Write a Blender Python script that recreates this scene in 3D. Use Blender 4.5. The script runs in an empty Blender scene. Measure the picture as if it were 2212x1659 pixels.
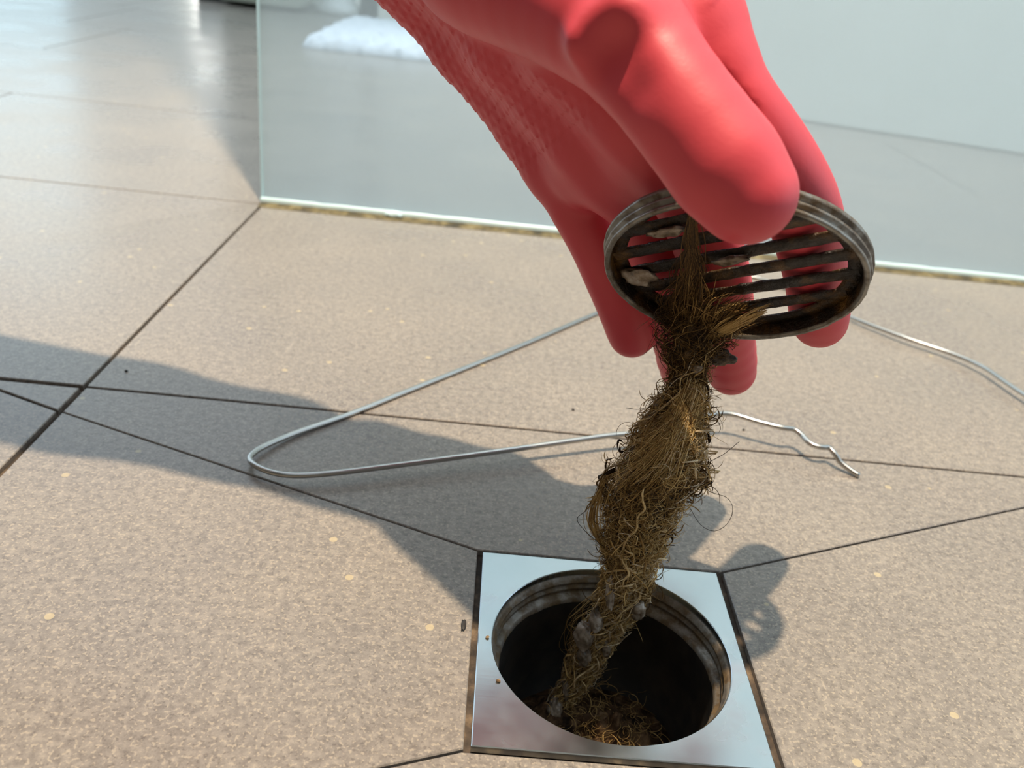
import bpy, bmesh, math, random
import numpy as np
from mathutils import Vector, Matrix, noise as mnoise
import openvdb

random.seed(7)
rng = np.random.default_rng(7)
S = bpy.context.scene
COL = S.collection

# ------------------------------------------------------------------ camera
# world: floor at z = 0, origin in the middle of the floor drain, x along the
# tile joints, y away from the photographer, metres
W, H, F = 2212.0, 1659.0, 1896.7
CAM = np.array([-0.05814, -0.24489, 0.22835])
CR = np.array([0.99451428, 0.0097458, 0.10414591])
CU = np.array([-0.09727529, 0.45221715, 0.88658737])
CF = np.array([0.03845606, 0.89185462, -0.45068444])

cam_d = bpy.data.cameras.new('camera')
cam_d.sensor_fit = 'HORIZONTAL'
cam_d.sensor_width = 36.0
cam_d.lens = 36.0 * F / W
cam_d.clip_start = 0.01
cam_d.clip_end = 100
cam_d.dof.use_dof = True
cam_d.dof.focus_distance = 0.31
cam_d.dof.aperture_fstop = 14.0
cam = bpy.data.objects.new('camera', cam_d)
COL.objects.link(cam)
cam.matrix_world = Matrix(((CR[0], CU[0], -CF[0], CAM[0]),
                           (CR[1], CU[1], -CF[1], CAM[1]),
                           (CR[2], CU[2], -CF[2], CAM[2]),
                           (0, 0, 0, 1)))
S.camera = cam

# ------------------------------------------------------------------ light
S.view_settings.view_transform = 'Standard'
S.view_settings.look = 'None'
S.view_settings.gamma = 1.0
S.view_settings.use_curve_mapping = False
S.view_settings.exposure = 0.0

world = bpy.data.worlds.new('world')
S.world = world
world.use_nodes = True
wb = world.node_tree.nodes['Background']
wb.inputs['Color'].default_value = (0.73, 0.88, 1.0, 1)
wb.inputs['Strength'].default_value = 1.7


def lamp(name, kind, loc, energy, color, **kw):
    d = bpy.data.lights.new(name, kind)
    d.energy = energy
    d.color = color
    for k, v in kw.items():
        setattr(d, k, v)
    o = bpy.data.objects.new(name, d)
    o.location = loc
    COL.objects.link(o)
    return o


# the warm ceiling downlight over the shower
lamp('ceiling_downlight', 'SPOT', (-0.04, 0.04, 2.3), 362.0, (1.0, 0.81, 0.58), shadow_soft_size=0.026, spot_size=math.radians(88), spot_blend=0.9)
# daylight entering through a tall window at the far left of the bathroom
wl = lamp('window_daylight', 'AREA', (-2.85, 4.85, 1.15), 7.0, (0.58, 0.86, 1.0), shape='RECTANGLE', size=0.8, size_y=2.2)
wl.rotation_euler = (math.radians(-90), 0, 0)
# unseen downlight added to brighten the mat, floor and right wall beyond the glass
lamp('added_room_light', 'SPOT', (0.30, 1.22, 2.3), 225.0, (0.96, 0.98, 1.0), shadow_soft_size=0.03, spot_size=math.radians(58), spot_blend=1.0)


# ------------------------------------------------------------------ helpers
def at(px, py, z):
    """point seen at image position (px, py), z metres from the lens along its axis"""
    return CAM + z * (CF + ((px - W / 2) / F) * CR - ((py - H / 2) / F) * CU)


def ground(px, py, z0=0.0):
    d = CF + ((px - W / 2) / F) * CR - ((py - H / 2) / F) * CU
    return CAM + (z0 - CAM[2]) / d[2] * d


def tag(o, label=None, cat=None, group=None, kind=None):
    if label: o['label'] = label
    if cat: o['category'] = cat
    if group: o['group'] = group
    if kind: o['kind'] = kind
    return o


def link(name, me, mat=None, parent=None):
    o = bpy.data.objects.new(name, me)
    COL.objects.link(o)
    if mat is not None:
        for m in (mat if isinstance(mat, (list, tuple)) else [mat]):
            me.materials.append(m)
    if parent is not None:
        o.parent = parent
        o.matrix_parent_inverse = parent.matrix_basis.inverted()
    return o


def mesh_np(name, V, Fc, smooth=True):
    """V (n,3); Fc (m,k) faces of equal size"""
    me = bpy.data.meshes.new(name)
    V = np.asarray(V, np.float32)
    Fc = np.asarray(Fc, np.int32)
    k = Fc.shape[1]
    me.vertices.add(len(V)); me.vertices.foreach_set('co', V.ravel())
    me.loops.add(Fc.size); me.loops.foreach_set('vertex_index', Fc.ravel())
    me.polygons.add(len(Fc))
    me.polygons.foreach_set('loop_start', np.arange(0, Fc.size, k, dtype=np.int32))
    me.polygons.foreach_set('use_smooth', np.full(len(Fc), smooth, bool))
    me.update(calc_edges=True)
    me.validate()
    return me


def from_bm(name, bm, mat=None, parent=None, smooth=False):
    bmesh.ops.recalc_face_normals(bm, faces=bm.faces)
    me = bpy.data.meshes.new(name)
    bm.to_mesh(me); bm.free()
    if smooth:
        for p in me.polygons: p.use_smooth = True
    return link(name, me, mat, parent)


def empty(name, loc, parent=None):
    o = bpy.data.objects.new(name, None)
    o.empty_display_size = 0.02
    o.location = loc
    COL.objects.link(o)
    return o


def box_bm(x0, x1, y0, y1, z0, z1, bevel=0.0, seg=2):
    bm = bmesh.new()
    bmesh.ops.create_cube(bm, size=1)
    for v in bm.verts:
        v.co = Vector(((x0 + x1) / 2 + v.co.x * (x1 - x0), (y0 + y1) / 2 + v.co.y * (y1 - y0), (z0 + z1) / 2 + v.co.z * (z1 - z0)))
    if bevel:
        bmesh.ops.bevel(bm, geom=list(bm.edges), offset=bevel, segments=seg, affect='EDGES', profile=0.5)
    return bm


def lathe(profile, n=96, closed=False):
    """profile list of (r, z) -> V, quads about the z axis"""
    m = len(profile)
    a = np.linspace(0, 2 * np.pi, n, endpoint=False)
    V = np.zeros((m, n, 3))
    for i, (r, z) in enumerate(profile):
        V[i, :, 0] = r * np.cos(a); V[i, :, 1] = r * np.sin(a); V[i, :, 2] = z
    Q = []
    for i in range(m if closed else m - 1):
        i2 = (i + 1) % m
        for j in range(n):
            j2 = (j + 1) % n
            Q.append((i * n + j, i * n + j2, i2 * n + j2, i2 * n + j))
    return V.reshape(-1, 3), np.array(Q)


def smooth_path(pts, n):
    """Catmull-Rom through pts (k, d) sampled at n points, even in chord length"""
    P = np.asarray(pts, float)
    d = np.r_[0, np.cumsum(np.linalg.norm(np.diff(P[:, :3], axis=0), axis=1))]
    Pe = np.vstack([2 * P[0] - P[1], P, 2 * P[-1] - P[-2]])
    t = np.linspace(0, d[-1], n)
    i = np.clip(np.searchsorted(d, t, side='right') - 1, 0, len(P) - 2)
    u = ((t - d[i]) / (d[i + 1] - d[i]))[:, None]
    p0, p1, p2, p3 = Pe[i], Pe[i + 1], Pe[i + 2], Pe[i + 3]
    return 0.5 * ((2 * p1) + (-p0 + p2) * u + (2 * p0 - 5 * p1 + 4 * p2 - p3) * u ** 2 + (-p0 + 3 * p1 - 3 * p2 + p3) * u ** 3)


def tubes(paths, radii, sides=3, taper=True):
    """many tubes, each path (n,3) -> V, quads, tube index per vertex"""
    Vs, Qs, ids = [], [], []
    off = 0
    ang = np.linspace(0, 2 * np.pi, sides, endpoint=False)
    for k, (P, r) in enumerate(zip(paths, radii)):
        n = len(P)
        T = np.gradient(P, axis=0)
        T /= np.linalg.norm(T, axis=1)[:, None] + 1e-12
        A = np.cross(T, [0.31, 0.77, 0.56]); A /= np.linalg.norm(A, axis=1)[:, None] + 1e-12
        B = np.cross(T, A)
        rr = np.full(n, r) if np.isscalar(r) else np.asarray(r)
        if taper:
            e = np.minimum(np.arange(n), np.arange(n)[::-1]) / 2.0
            rr = rr * np.clip(0.25 + e, 0, 1)
        ring = P[:, None] + rr[:, None, None] * (np.cos(ang)[None, :, None] * A[:, None] + np.sin(ang)[None, :, None] * B[:, None])
        Vs.append(ring.reshape(-1, 3))
        i = np.arange(n - 1)[:, None] * sides; j = np.arange(sides)[None]; j2 = (j + 1) % sides
        q = np.stack([i + j, i + j2, i + sides + j2, i + sides + j], -1).reshape(-1, 4) + off
        Qs.append(q)
        ids.append(np.full(n * sides, k))
        off += n * sides
    return np.vstack(Vs), np.vstack(Qs), np.concatenate(ids)


def fbm(v, o=4):
    return mnoise.fractal(Vector(v), 1.0, 2.0, o)


# ------------------------------------------------------------------ materials
class NT:
    def __init__(self, name):
        self.m = bpy.data.materials.new(name)
        self.m.use_nodes = True
        self.t = self.m.node_tree
        self.p = self.t.nodes['Principled BSDF']
        self.out = self.t.nodes['Material Output']

    def n(self, ty, **kw):
        nd = self.t.nodes.new(ty)
        for k, v in kw.items():
            if k in nd.inputs: nd.inputs[k].default_value = v
            else: setattr(nd, k, v)
        return nd

    def l(self, a, b): self.t.links.new(a, b)

    def coord(self): return self.n('ShaderNodeTexCoord').outputs['Object']

    def ramp(self, fac, stops):
        r = self.n('ShaderNodeValToRGB')
        e = r.color_ramp.elements
        while len(e) < len(stops): e.new(0.5)
        for el, (pos, c) in zip(e, stops):
            el.position = pos; el.color = (c[0], c[1], c[2], 1)
        self.l(fac, r.inputs['Fac'])
        return r.outputs['Color']

    def noise(self, vec, scale, detail=2.0, rough=0.5):
        nd = self.n('ShaderNodeTexNoise', Scale=scale, Detail=detail, Roughness=rough)
        self.l(vec, nd.inputs['Vector'])
        return nd.outputs['Fac']

    def voronoi(self, vec, scale, feature='F1', rnd=1.0):
        nd = self.n('ShaderNodeTexVoronoi', Scale=scale, Randomness=rnd)
        nd.feature = feature
        self.l(vec, nd.inputs['Vector'])
        return nd

    def mix(self, fac, a, b, blend='MIX'):
        nd = self.n('ShaderNodeMix')
        nd.data_type = 'RGBA'; nd.blend_type = blend
        for s, v in ((nd.inputs[0], fac), (nd.inputs[6], a), (nd.inputs[7], b)):
            if hasattr(v, 'is_output'): self.l(v, s)
            elif isinstance(v, (int, float)): s.default_value = v
            else: s.default_value = (*v, 1)
        return nd.outputs[2]

    def math(self, op, a, b=0.0):
        nd = self.n('ShaderNodeMath', operation=op)
        for s, v in zip(nd.inputs, (a, b)):
            if hasattr(v, 'is_output'): self.l(v, s)
            else: s.default_value = v
        return nd.outputs[0]

    def bump(self, h, strength=0.3, dist=0.001):
        b = self.n('ShaderNodeBump', Strength=strength, Distance=dist)
        self.l(h, b.inputs['Height'])
        self.l(b.outputs['Normal'], self.p.inputs['Normal'])

    def base(self, c):
        if hasattr(c, 'is_output'): self.l(c, self.p.inputs['Base Color'])
        else: self.p.inputs['Base Color'].default_value = (*c, 1)

    def set(self, **kw):
        for k, v in kw.items():
            s = self.p.inputs[k.replace('_', ' ')]
            if hasattr(v, 'is_output'): self.l(v, s)
            else: s.default_value = v
        return self.m


def mat_tile():
    t = NT('speckled_porcelain')
    c = t.coord()
    big = t.noise(c, 9, 4, 0.6)
    mid = t.noise(c, 260, 4, 0.72)
    base = t.ramp(mid, [(0.30, (0.148, 0.130, 0.115)), (0.52, (0.228, 0.203, 0.178)), (0.72, (0.312, 0.276, 0.234))])
    # fine pale grains and darker grains
    g1 = t.ramp(t.noise(c, 760, 1.5, 0.5), [(0.565, (0, 0, 0)), (0.64, (1, 1, 1))])
    col = t.mix(t.math('MULTIPLY', g1, 0.62), base, (0.40, 0.345, 0.27))
    off = t.n('ShaderNodeVectorMath', operation='ADD'); t.l(c, off.inputs[0]); off.inputs[1].default_value = (3.1, 7.7, 1.3)
    g3 = t.ramp(off.outputs[0] and t.noise(off.outputs[0], 640, 1.5, 0.5), [(0.60, (0, 0, 0)), (0.67, (1, 1, 1))])
    col = t.mix(t.math('MULTIPLY', g3, 0.5), col, (0.095, 0.082, 0.075))
    v2 = t.voronoi(c, 90)
    sp = t.n('ShaderNodeSeparateColor'); t.l(v2.outputs['Color'], sp.inputs['Color'])
    g2 = t.math('MULTIPLY', t.math('GREATER_THAN', sp.outputs[0], 0.91), t.math('LESS_THAN', v2.outputs['Distance'], 0.15))
    col = t.mix(t.math('MULTIPLY', g2, 0.75), col, (0.45, 0.375, 0.235))
    tone = t.ramp(big, [(0.3, (0.88, 0.88, 0.90)), (0.7, (1.06, 1.05, 1.03))])
    col = t.mix(1.0, col, tone, 'MULTIPLY')
    t.base(col)
    t.bump(t.noise(c, 420, 3, 0.6), 0.05, 0.0004)
    return t.set(Roughness=t.ramp(big, [(0.3, (0.24,) * 3), (0.7, (0.34,) * 3)]), Specular_IOR_Level=0.5)


def mat_noise(name, stops, scale, rough=0.6, metal=0.0, bump=0.3, bdist=0.0005, detail=4, spec=0.5):
    t = NT(name)
    c = t.coord()
    n = t.noise(c, scale, detail, 0.62)
    t.base(t.ramp(n, stops))
    if bump: t.bump(t.noise(c, scale * 1.7, 4, 0.6), bump, bdist)
    return t.set(Roughness=rough, Metallic=metal, Specular_IOR_Level=spec)


M = {}
M['tile'] = mat_tile()
M['grout'] = mat_noise('dirty_grout', [(0.34, (0.020, 0.014, 0.010)), (0.55, (0.075, 0.053, 0.036)), (0.72, (0.20, 0.14, 0.085))], 120, 0.8)
M['grout_pale'] = mat_noise('rusty_grout', [(0.35, (0.03, 0.018, 0.01)), (0.5, (0.16, 0.09, 0.04)), (0.7, (0.42, 0.29, 0.15))], 260, 0.8)
M['white_wall'] = mat_noise('white_wall_paint', [(0.4, (0.86, 0.86, 0.80)), (0.6, (0.88, 0.88, 0.82))], 12, 0.45, bump=0)
M['blocker_wall'] = mat_noise('dark_blocker_wall', [(0.4, (0.075, 0.070, 0.064)), (0.6, (0.10, 0.092, 0.085))], 12, 0.5, bump=0)  # for the unseen walls added to block light
M['olive'] = mat_noise('olive_grey_board', [(0.4, (0.30, 0.31, 0.25)), (0.6, (0.34, 0.35, 0.28))], 12, 0.5, bump=0)
M['plinth'] = mat_noise('dark_plinth', [(0.4, (0.02, 0.02, 0.02)), (0.6, (0.035, 0.033, 0.03))], 12, 0.5, bump=0)
M['slate'] = mat_noise('slate_grey_board', [(0.4, (0.10, 0.12, 0.13)), (0.6, (0.13, 0.15, 0.16))], 12, 0.5, bump=0)
M['ceramic'] = mat_noise('white_ceramic', [(0.4, (0.74, 0.76, 0.76)), (0.6, (0.78, 0.80, 0.80))], 6, 0.15, bump=0)
M['mat'] = mat_noise('white_pile', [(0.3, (0.62, 0.68, 0.76)), (0.7, (0.76, 0.80, 0.86))], 90, 0.95, bump=0.6, bdist=0.004)


def mat_plate():
    t = NT('brushed_stainless')
    c = t.coord()
    mp = t.n('ShaderNodeMapping'); mp.inputs['Scale'].default_value = (14, 700, 40)
    t.l(c, mp.inputs['Vector'])
    streak = t.noise(mp.outputs['Vector'], 1.0, 2, 0.5)
    smear = t.noise(c, 34, 3, 0.6)
    col = t.mix(t.ramp(smear, [(0.55, (0, 0, 0)), (0.72, (0.55,) * 3)]), (0.58, 0.65, 0.69), (0.52, 0.49, 0.55))
    t.base(col)
    t.bump(streak, 0.05, 0.0002)
    return t.set(Metallic=1.0, Roughness=t.ramp(smear, [(0.3, (0.20,) * 3), (0.7, (0.30,) * 3)]))


M['plate'] = mat_plate()


def mat_dirty_metal(name, clean, dirt, dark, lo=0.42, hi=0.58, scale=130, rough=0.4):
    t = NT(name)
    c = t.coord()
    n = t.noise(c, scale, 5, 0.65)
    f = t.ramp(n, [(lo, (0, 0, 0)), (hi, (1, 1, 1))])
    n2 = t.noise(c, scale * 2.3, 3, 0.6)
    d = t.mix(n2, dark, dirt)
    t.base(t.mix(f, clean, d))
    inv = t.math('SUBTRACT', 1.0, f)
    t.bump(n2, 0.35, 0.0005)
    return t.set(Metallic=t.math('MULTIPLY', inv, 0.9), Roughness=rough)


M['thread'] = mat_dirty_metal('grimy_thread', (0.30, 0.28, 0.25), (0.22, 0.15, 0.075), (0.03, 0.02, 0.012), 0.36, 0.56, 150, 0.45)
M['grate_ring'] = mat_dirty_metal('dull_nickel_ring', (0.25, 0.24, 0.215), (0.12, 0.085, 0.045), (0.035, 0.025, 0.015), 0.44, 0.60, 120, 0.42)
M['pipe'] = mat_noise('black_slimy_pipe', [(0.4, (0.006, 0.005, 0.004)), (0.7, (0.025, 0.018, 0.012))], 90, 0.6, bump=0.5)
M['sludge'] = mat_noise('brown_drain_sludge', [(0.38, (0.012, 0.006, 0.003)), (0.54, (0.07, 0.037, 0.017)), (0.72, (0.22, 0.135, 0.07))], 150, 0.85, bump=1.0, bdist=0.0014, spec=0.15)


def mat_bar():
    t = NT('rusty_slimy_glint_bar')
    c = t.coord()
    n = t.noise(c, 85, 5, 0.65)
    col = t.ramp(n, [(0.36, (0.005, 0.0035, 0.002)), (0.50, (0.020, 0.012, 0.006)), (0.61, (0.085, 0.043, 0.010)), (0.72, (0.24, 0.135, 0.035))])  # amber end paints wet glints into the rust colour
    t.base(col)
    t.bump(t.noise(c, 650, 4, 0.7), 0.9, 0.0009)
    return t.set(Roughness=0.28, Specular_IOR_Level=0.4)


M['bar'] = mat_bar()
M['wire'] = NT('galvanised_wire').set(Base_Color=(0.44, 0.44, 0.42, 1), Metallic=1.0, Roughness=0.3)


def mat_glove():
    t = NT('coral_rubber')
    c = t.coord()
    n = t.noise(c, 25, 3, 0.5)
    t.base(t.ramp(n, [(0.3, (0.60, 0.058, 0.080)), (0.7, (0.66, 0.068, 0.092))]))
    t.bump(t.noise(c, 900, 3, 0.6), 0.12, 0.0004)
    t.set(Roughness=0.48, Specular_IOR_Level=0.42)
    return t.m


M['glove'] = mat_glove()


def mat_attr(name, rough=0.4, spec=0.6):
    t = NT(name)
    a = t.n('ShaderNodeVertexColor'); a.layer_name = 'tint'
    t.base(a.outputs['Color'])
    return t.set(Roughness=rough, Specular_IOR_Level=spec)


M['hair'] = mat_attr('wet_hair', 0.5, 0.15)
M['matted'] = mat_noise('matted_wet_hair', [(0.36, (0.010, 0.006, 0.003)), (0.52, (0.07, 0.042, 0.018)), (0.70, (0.22, 0.14, 0.062))], 210, 0.5, bump=1.0, bdist=0.0012)
M['slime'] = mat_noise('grey_slime', [(0.35, (0.07, 0.05, 0.03)), (0.55, (0.24, 0.19, 0.14)), (0.75, (0.42, 0.38, 0.33))], 240, 0.3, bump=0.5, bdist=0.0006)


def mat_pane():
    t = NT('soap_filmed_glass')
    t.t.nodes.remove(t.p)
    tr = t.n('ShaderNodeBsdfTransparent'); tr.inputs['Color'].default_value = (0.95, 0.985, 0.985, 1)
    df = t.n('ShaderNodeBsdfDiffuse'); df.inputs['Color'].default_value = (0.80, 0.94, 1.0, 1)
    tl = t.n('ShaderNodeBsdfTranslucent'); tl.inputs['Color'].default_value = (0.80, 0.94, 1.0, 1)
    gl = t.n('ShaderNodeBsdfGlossy'); gl.inputs['Roughness'].default_value = 0.03
    fr = t.n('ShaderNodeFresnel'); fr.inputs['IOR'].default_value = 1.33
    hz = t.n('ShaderNodeMixShader'); hz.inputs[0].default_value = 0.6
    t.l(df.outputs[0], hz.inputs[1]); t.l(tl.outputs[0], hz.inputs[2])
    m1 = t.n('ShaderNodeMixShader'); m1.inputs[0].default_value = 0.37
    t.l(tr.outputs[0], m1.inputs[1]); t.l(hz.outputs[0], m1.inputs[2])
    m2 = t.n('ShaderNodeMixShader')
    t.l(fr.outputs[0], m2.inputs[0]); t.l(m1.outputs[0], m2.inputs[1]); t.l(gl.outputs[0], m2.inputs[2])
    t.l(m2.outputs[0], t.out.inputs['Surface'])
    return t.m


M['pane'] = mat_pane()


def mat_clear():
    t = NT('clear_glass_back')
    t.t.nodes.remove(t.p)
    tr = t.n('ShaderNodeBsdfTransparent'); tr.inputs['Color'].default_value = (0.985, 1.0, 0.995, 1)
    t.l(tr.outputs[0], t.out.inputs['Surface'])
    return t.m


M['pane_back'] = mat_clear()
M['pane_edge'] = NT('green_glass_edge').set(Base_Color=(0.62, 0.80, 0.76, 1), Roughness=0.15)
M['sealant_glow'] = NT('pale_sealant_glow').set(Base_Color=(0.60, 0.78, 0.81, 1), Roughness=0.3)  # shared by the sealant lump and the bead of painted glow
M['mould'] = mat_noise('mouldy_sealant', [(0.32, (0.012, 0.010, 0.003)), (0.46, (0.07, 0.053, 0.017)), (0.60, (0.16, 0.125, 0.05)), (0.75, (0.24, 0.23, 0.14))], 70, 0.7)

# ------------------------------------------------------------------ floor
Y1, Y0, X2 = 0.1563, 0.5061, -0.2603          # the joints nearest the drain
PITCH = Y0 - Y1


def floor_slab():
    s = 0.0445
    bm = bmesh.new()
    o = [(-3.2, -1.1), (2.0, -1.1), (2.0, 5.0), (-3.2, 5.0)]
    i = [(-s, -s), (s, -s), (s, s), (-s, s)]
    z = -0.0028
    vo = [bm.verts.new((x, y, z)) for x, y in o]; vi = [bm.verts.new((x, y, z)) for x, y in i]
    vo2 = [bm.verts.new((x, y, -0.10)) for x, y in o]; vi2 = [bm.verts.new((x, y, -0.10)) for x, y in i]
    for k in range(4):
        k2 = (k + 1) % 4
        bm.faces.new((vo[k], vo[k2], vi[k2], vi[k])); bm.faces.new((vo2[k], vi2[k], vi2[k2], vo2[k2]))
        bm.faces.new((vi[k], vi[k2], vi2[k2], vi2[k])); bm.faces.new((vo[k], vo2[k], vo2[k2], vo[k2]))
    return bm


floor = tag(from_bm('floor', floor_slab(), M['grout']), kind='structure')


def inset(poly, gaps):
    """move every edge k of a counter-clockwise convex polygon inwards by gaps[k]"""
    P = [np.array(p, float) for p in poly]
    n = len(P); L = []
    for k in range(n):
        a, b = P[k], P[(k + 1) % n]
        d = (b - a) / np.linalg.norm(b - a); nn = np.array([-d[1], d[0]])
        L.append((a + nn * gaps[k], d))
    out = []
    for k in range(n):
        (p, d), (q, e) = L[k - 1], L[k]
        t = np.cross(q - p, e) / np.cross(d, e)
        out.append(p + d * t)
    return out


def tile(poly, gaps):
    if not hasattr(gaps, '__len__'): gaps = [gaps] * len(poly)
    area = sum(poly[k][0] * poly[(k + 1) % len(poly)][1] - poly[(k + 1) % len(poly)][0] * poly[k][1] for k in range(len(poly)))
    if area < 0:
        poly = poly[::-1]; gaps = list(gaps)[:-1][::-1] + [gaps[-1]]
    Q = inset(poly, gaps); c = sum(Q) / len(Q)
    bm = bmesh.new()
    b = 0.0004
    Qi = inset([tuple(q) for q in Q], [b] * len(Q))
    rows = [[bm.verts.new((q[0], q[1], -0.0075)) for q in Q], [bm.verts.new((q[0], q[1], -b)) for q in Q], [bm.verts.new((q[0], q[1], 0)) for q in Qi]]
    n = len(Q)
    for r in (0, 1):
        for k in range(n): bm.faces.new((rows[r][k], rows[r][(k + 1) % n], rows[r + 1][(k + 1) % n], rows[r + 1][k]))
    bm.faces.new(rows[2])
    return from_bm('tile', bm, M['tile'], floor)


h = 0.05
BL, BR, FLc, FRc = (-h, h), (h, h), (-h, -h), (h, -h)
DL = (X2, 0.130)                               # where the back-left fall line meets the joint
DF = (X2, -0.127)
yF = Y1 - PITCH
g = 0.0009                                     # half joints
# pieces around the drain, cut along the falls
tile([DL, BL, BR, (0.293, Y1), (X2, Y1)], [0.0004, 0.0011, 0.0006, g, 0.0016])
tile([DL, DF, FLc, BL], [0.0016, 0.0005, 0.0016, 0.0004])
tile([DF, (X2, yF), (0.55, yF), (0.34, -0.165), FRc, FLc], [0.0016, g, 0.0006, 0.0006, 0.0013, 0.0005])
tile([BR, FRc, (0.34, -0.165), (0.55, yF), (0.66, yF), (0.66, Y1), (0.293, Y1)], [0.0026, 0.0006, 0.0006, g, g, g, 0.0006])
# left of the long joint: one tile split by the fall line
XL = X2 - 0.70
q = (X2 - 0.064, Y1)
tile([DL, (X2, Y1), q], [0.0016, 0.0017, 0.0005])
tile([DL, q, (XL, Y1), (XL, yF), (X2, yF)], [0.0010, 0.0017, g, g, 0.0016])
# row behind, up to the glass
tile([(X2, Y1), (0.66, Y1), (0.66, Y0), (X2, Y0)], [g, g, 0.0020, 0.0012])
tile([(XL, Y1), (X2, Y1), (X2, Y0), (XL, Y0)], [0.0017, 0.0012, 0.0009, g])
# rest of the rows
ROWS = [Y0 + k * 0.345 for k in range(0, 13)]


def row(y0, y1, xs, gy=0.0009):
    for a, b in zip(xs[:-1], xs[1:]):
        tile([(a, y0), (b, y0), (b, y1), (a, y1)], [gy, 0.0009, 0.0009, 0.0009])


row(Y1, Y0, [XL - 0.7, XL]); row(yF, Y1, [XL - 0.7, XL])
row(Y1, Y0, [0.66, 1.36]); row(yF, Y1, [0.66, 1.36])
row(yF - PITCH, yF, [XL - 0.7, XL, X2, 0.44, 1.14])
row(yF - 2 * PITCH, yF - PITCH, [XL - 0.7, XL, X2, 0.44, 1.14])
for k, (a, b) in enumerate(zip(ROWS[:-1], ROWS[1:])):
    o = (0.10 if k % 2 else -0.25)
    if k < 4:
        o = (0.75, 0.55, 0.62, 0.50)[k]
        row(a, b, [o - 2.8, o - 1.4, o, o + 1.4])
        continue
    row(a, b, [o - 2.8, o - 2.1, o - 1.4, o - 0.7, o, o + 0.7, o + 1.4])

# ------------------------------------------------------------------ far room
def slab(name, p0, p1, thick, z0, z1, m, bevel=0.0):
    """upright board along p0-p1, front face on that line, thickness away from the camera"""
    p0, p1 = np.array(p0, float), np.array(p1, float)
    d = p1 - p0; L = np.linalg.norm(d); d /= L
    nn = np.array([-d[1], d[0]])
    if nn[1] < 0: nn = -nn
    bm = box_bm(0, L, 0, thick, z0, z1, bevel)
    for v in bm.verts:
        w = p0 + d * v.co.x + nn * v.co.y
        v.co = Vector((w[0], w[1], v.co.z))
    return from_bm(name, bm, m)


tag(slab('wall_right', (0.13, 1.402), (1.9, 0.905), 0.10, 0, 2.4, M['white_wall'], 0.004), kind='structure')
tag(slab('wall_back', (-0.415, 2.25), (1.9, 2.25), 0.10, 0, 2.4, M['white_wall'], 0.004), kind='structure')
tag(slab('wall_front_blocker', (-3.2, -0.95), (1.9, -0.95), 0.10, 0, 2.4, M['blocker_wall']), kind='structure')  # unseen dark wall added behind the camera to cut light on the palm
tag(slab('wall_left_blocker', (-0.85, 0.40), (-0.851, -0.95), 0.10, 0, 2.4, M['blocker_wall']), kind='structure')  # unseen dark wall added to block light from the left
tag(slab('wall_far', (-3.2, 4.9), (1.9, 4.9), 0.10, 0, 2.4, M['white_wall']), kind='structure')

cab = empty('cabinet', (-0.9, 2.2, 0))
tag(cab, 'olive grey low cabinet standing at the far end of the floor', 'cabinet')
from_bm('carcass', box_bm(-0.80, -0.602, 2.17, 2.6, 0.012, 0.8, 0.003), M['olive'], cab)
from_bm('plinth', box_bm(-0.88, -0.802, 2.235, 2.6, 0.0, 0.06, 0.002), M['plinth'], cab)
ped = empty('pedestal', (-0.53, 2.3, 0))
tag(ped, 'white glazed pedestal foot at the far wall beyond the glass screen', 'pedestal')
V, Q = lathe([(0.0, 0.0), (0.058, 0.0), (0.06, 0.004), (0.059, 0.02), (0.046, 0.03), (0.043, 0.06), (0.046, 0.35), (0.06, 0.5), (0.0, 0.5)], 40)
ft = link('foot', mesh_np('foot', V + np.array([-0.53, 2.30, 0]), Q), M['ceramic'], ped)
tag(slab('post', (-0.475, 2.33), (-0.415, 2.33), 0.05, 0, 1.2, M['slate'], 0.003), 'slate grey upright post beside the white wall beyond the glass', 'post')

nl = empty('night_light', (-1.72, 4.88, 0.26))
tag(nl, 'small lit plug-in night light low on the far wall, mirrored in the floor', 'night light')
V, Q = lathe([(0.0, -0.045), (0.02, -0.043), (0.036, -0.03), (0.042, 0.0), (0.036, 0.03), (0.02, 0.043), (0.0, 0.045)], 32)
gm = NT('lit_globe').set(Base_Color=(0.9, 0.9, 0.85, 1), Emission_Color=(1.0, 0.97, 0.9, 1), Emission_Strength=30.0)
link('globe', mesh_np('globe', V + np.array([-1.72, 4.83, 0.26]), Q), gm, nl)
from_bm('backplate', box_bm(-1.76, -1.68, 4.875, 4.899, 0.20, 0.32, 0.004), M['ceramic'], nl)

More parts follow.
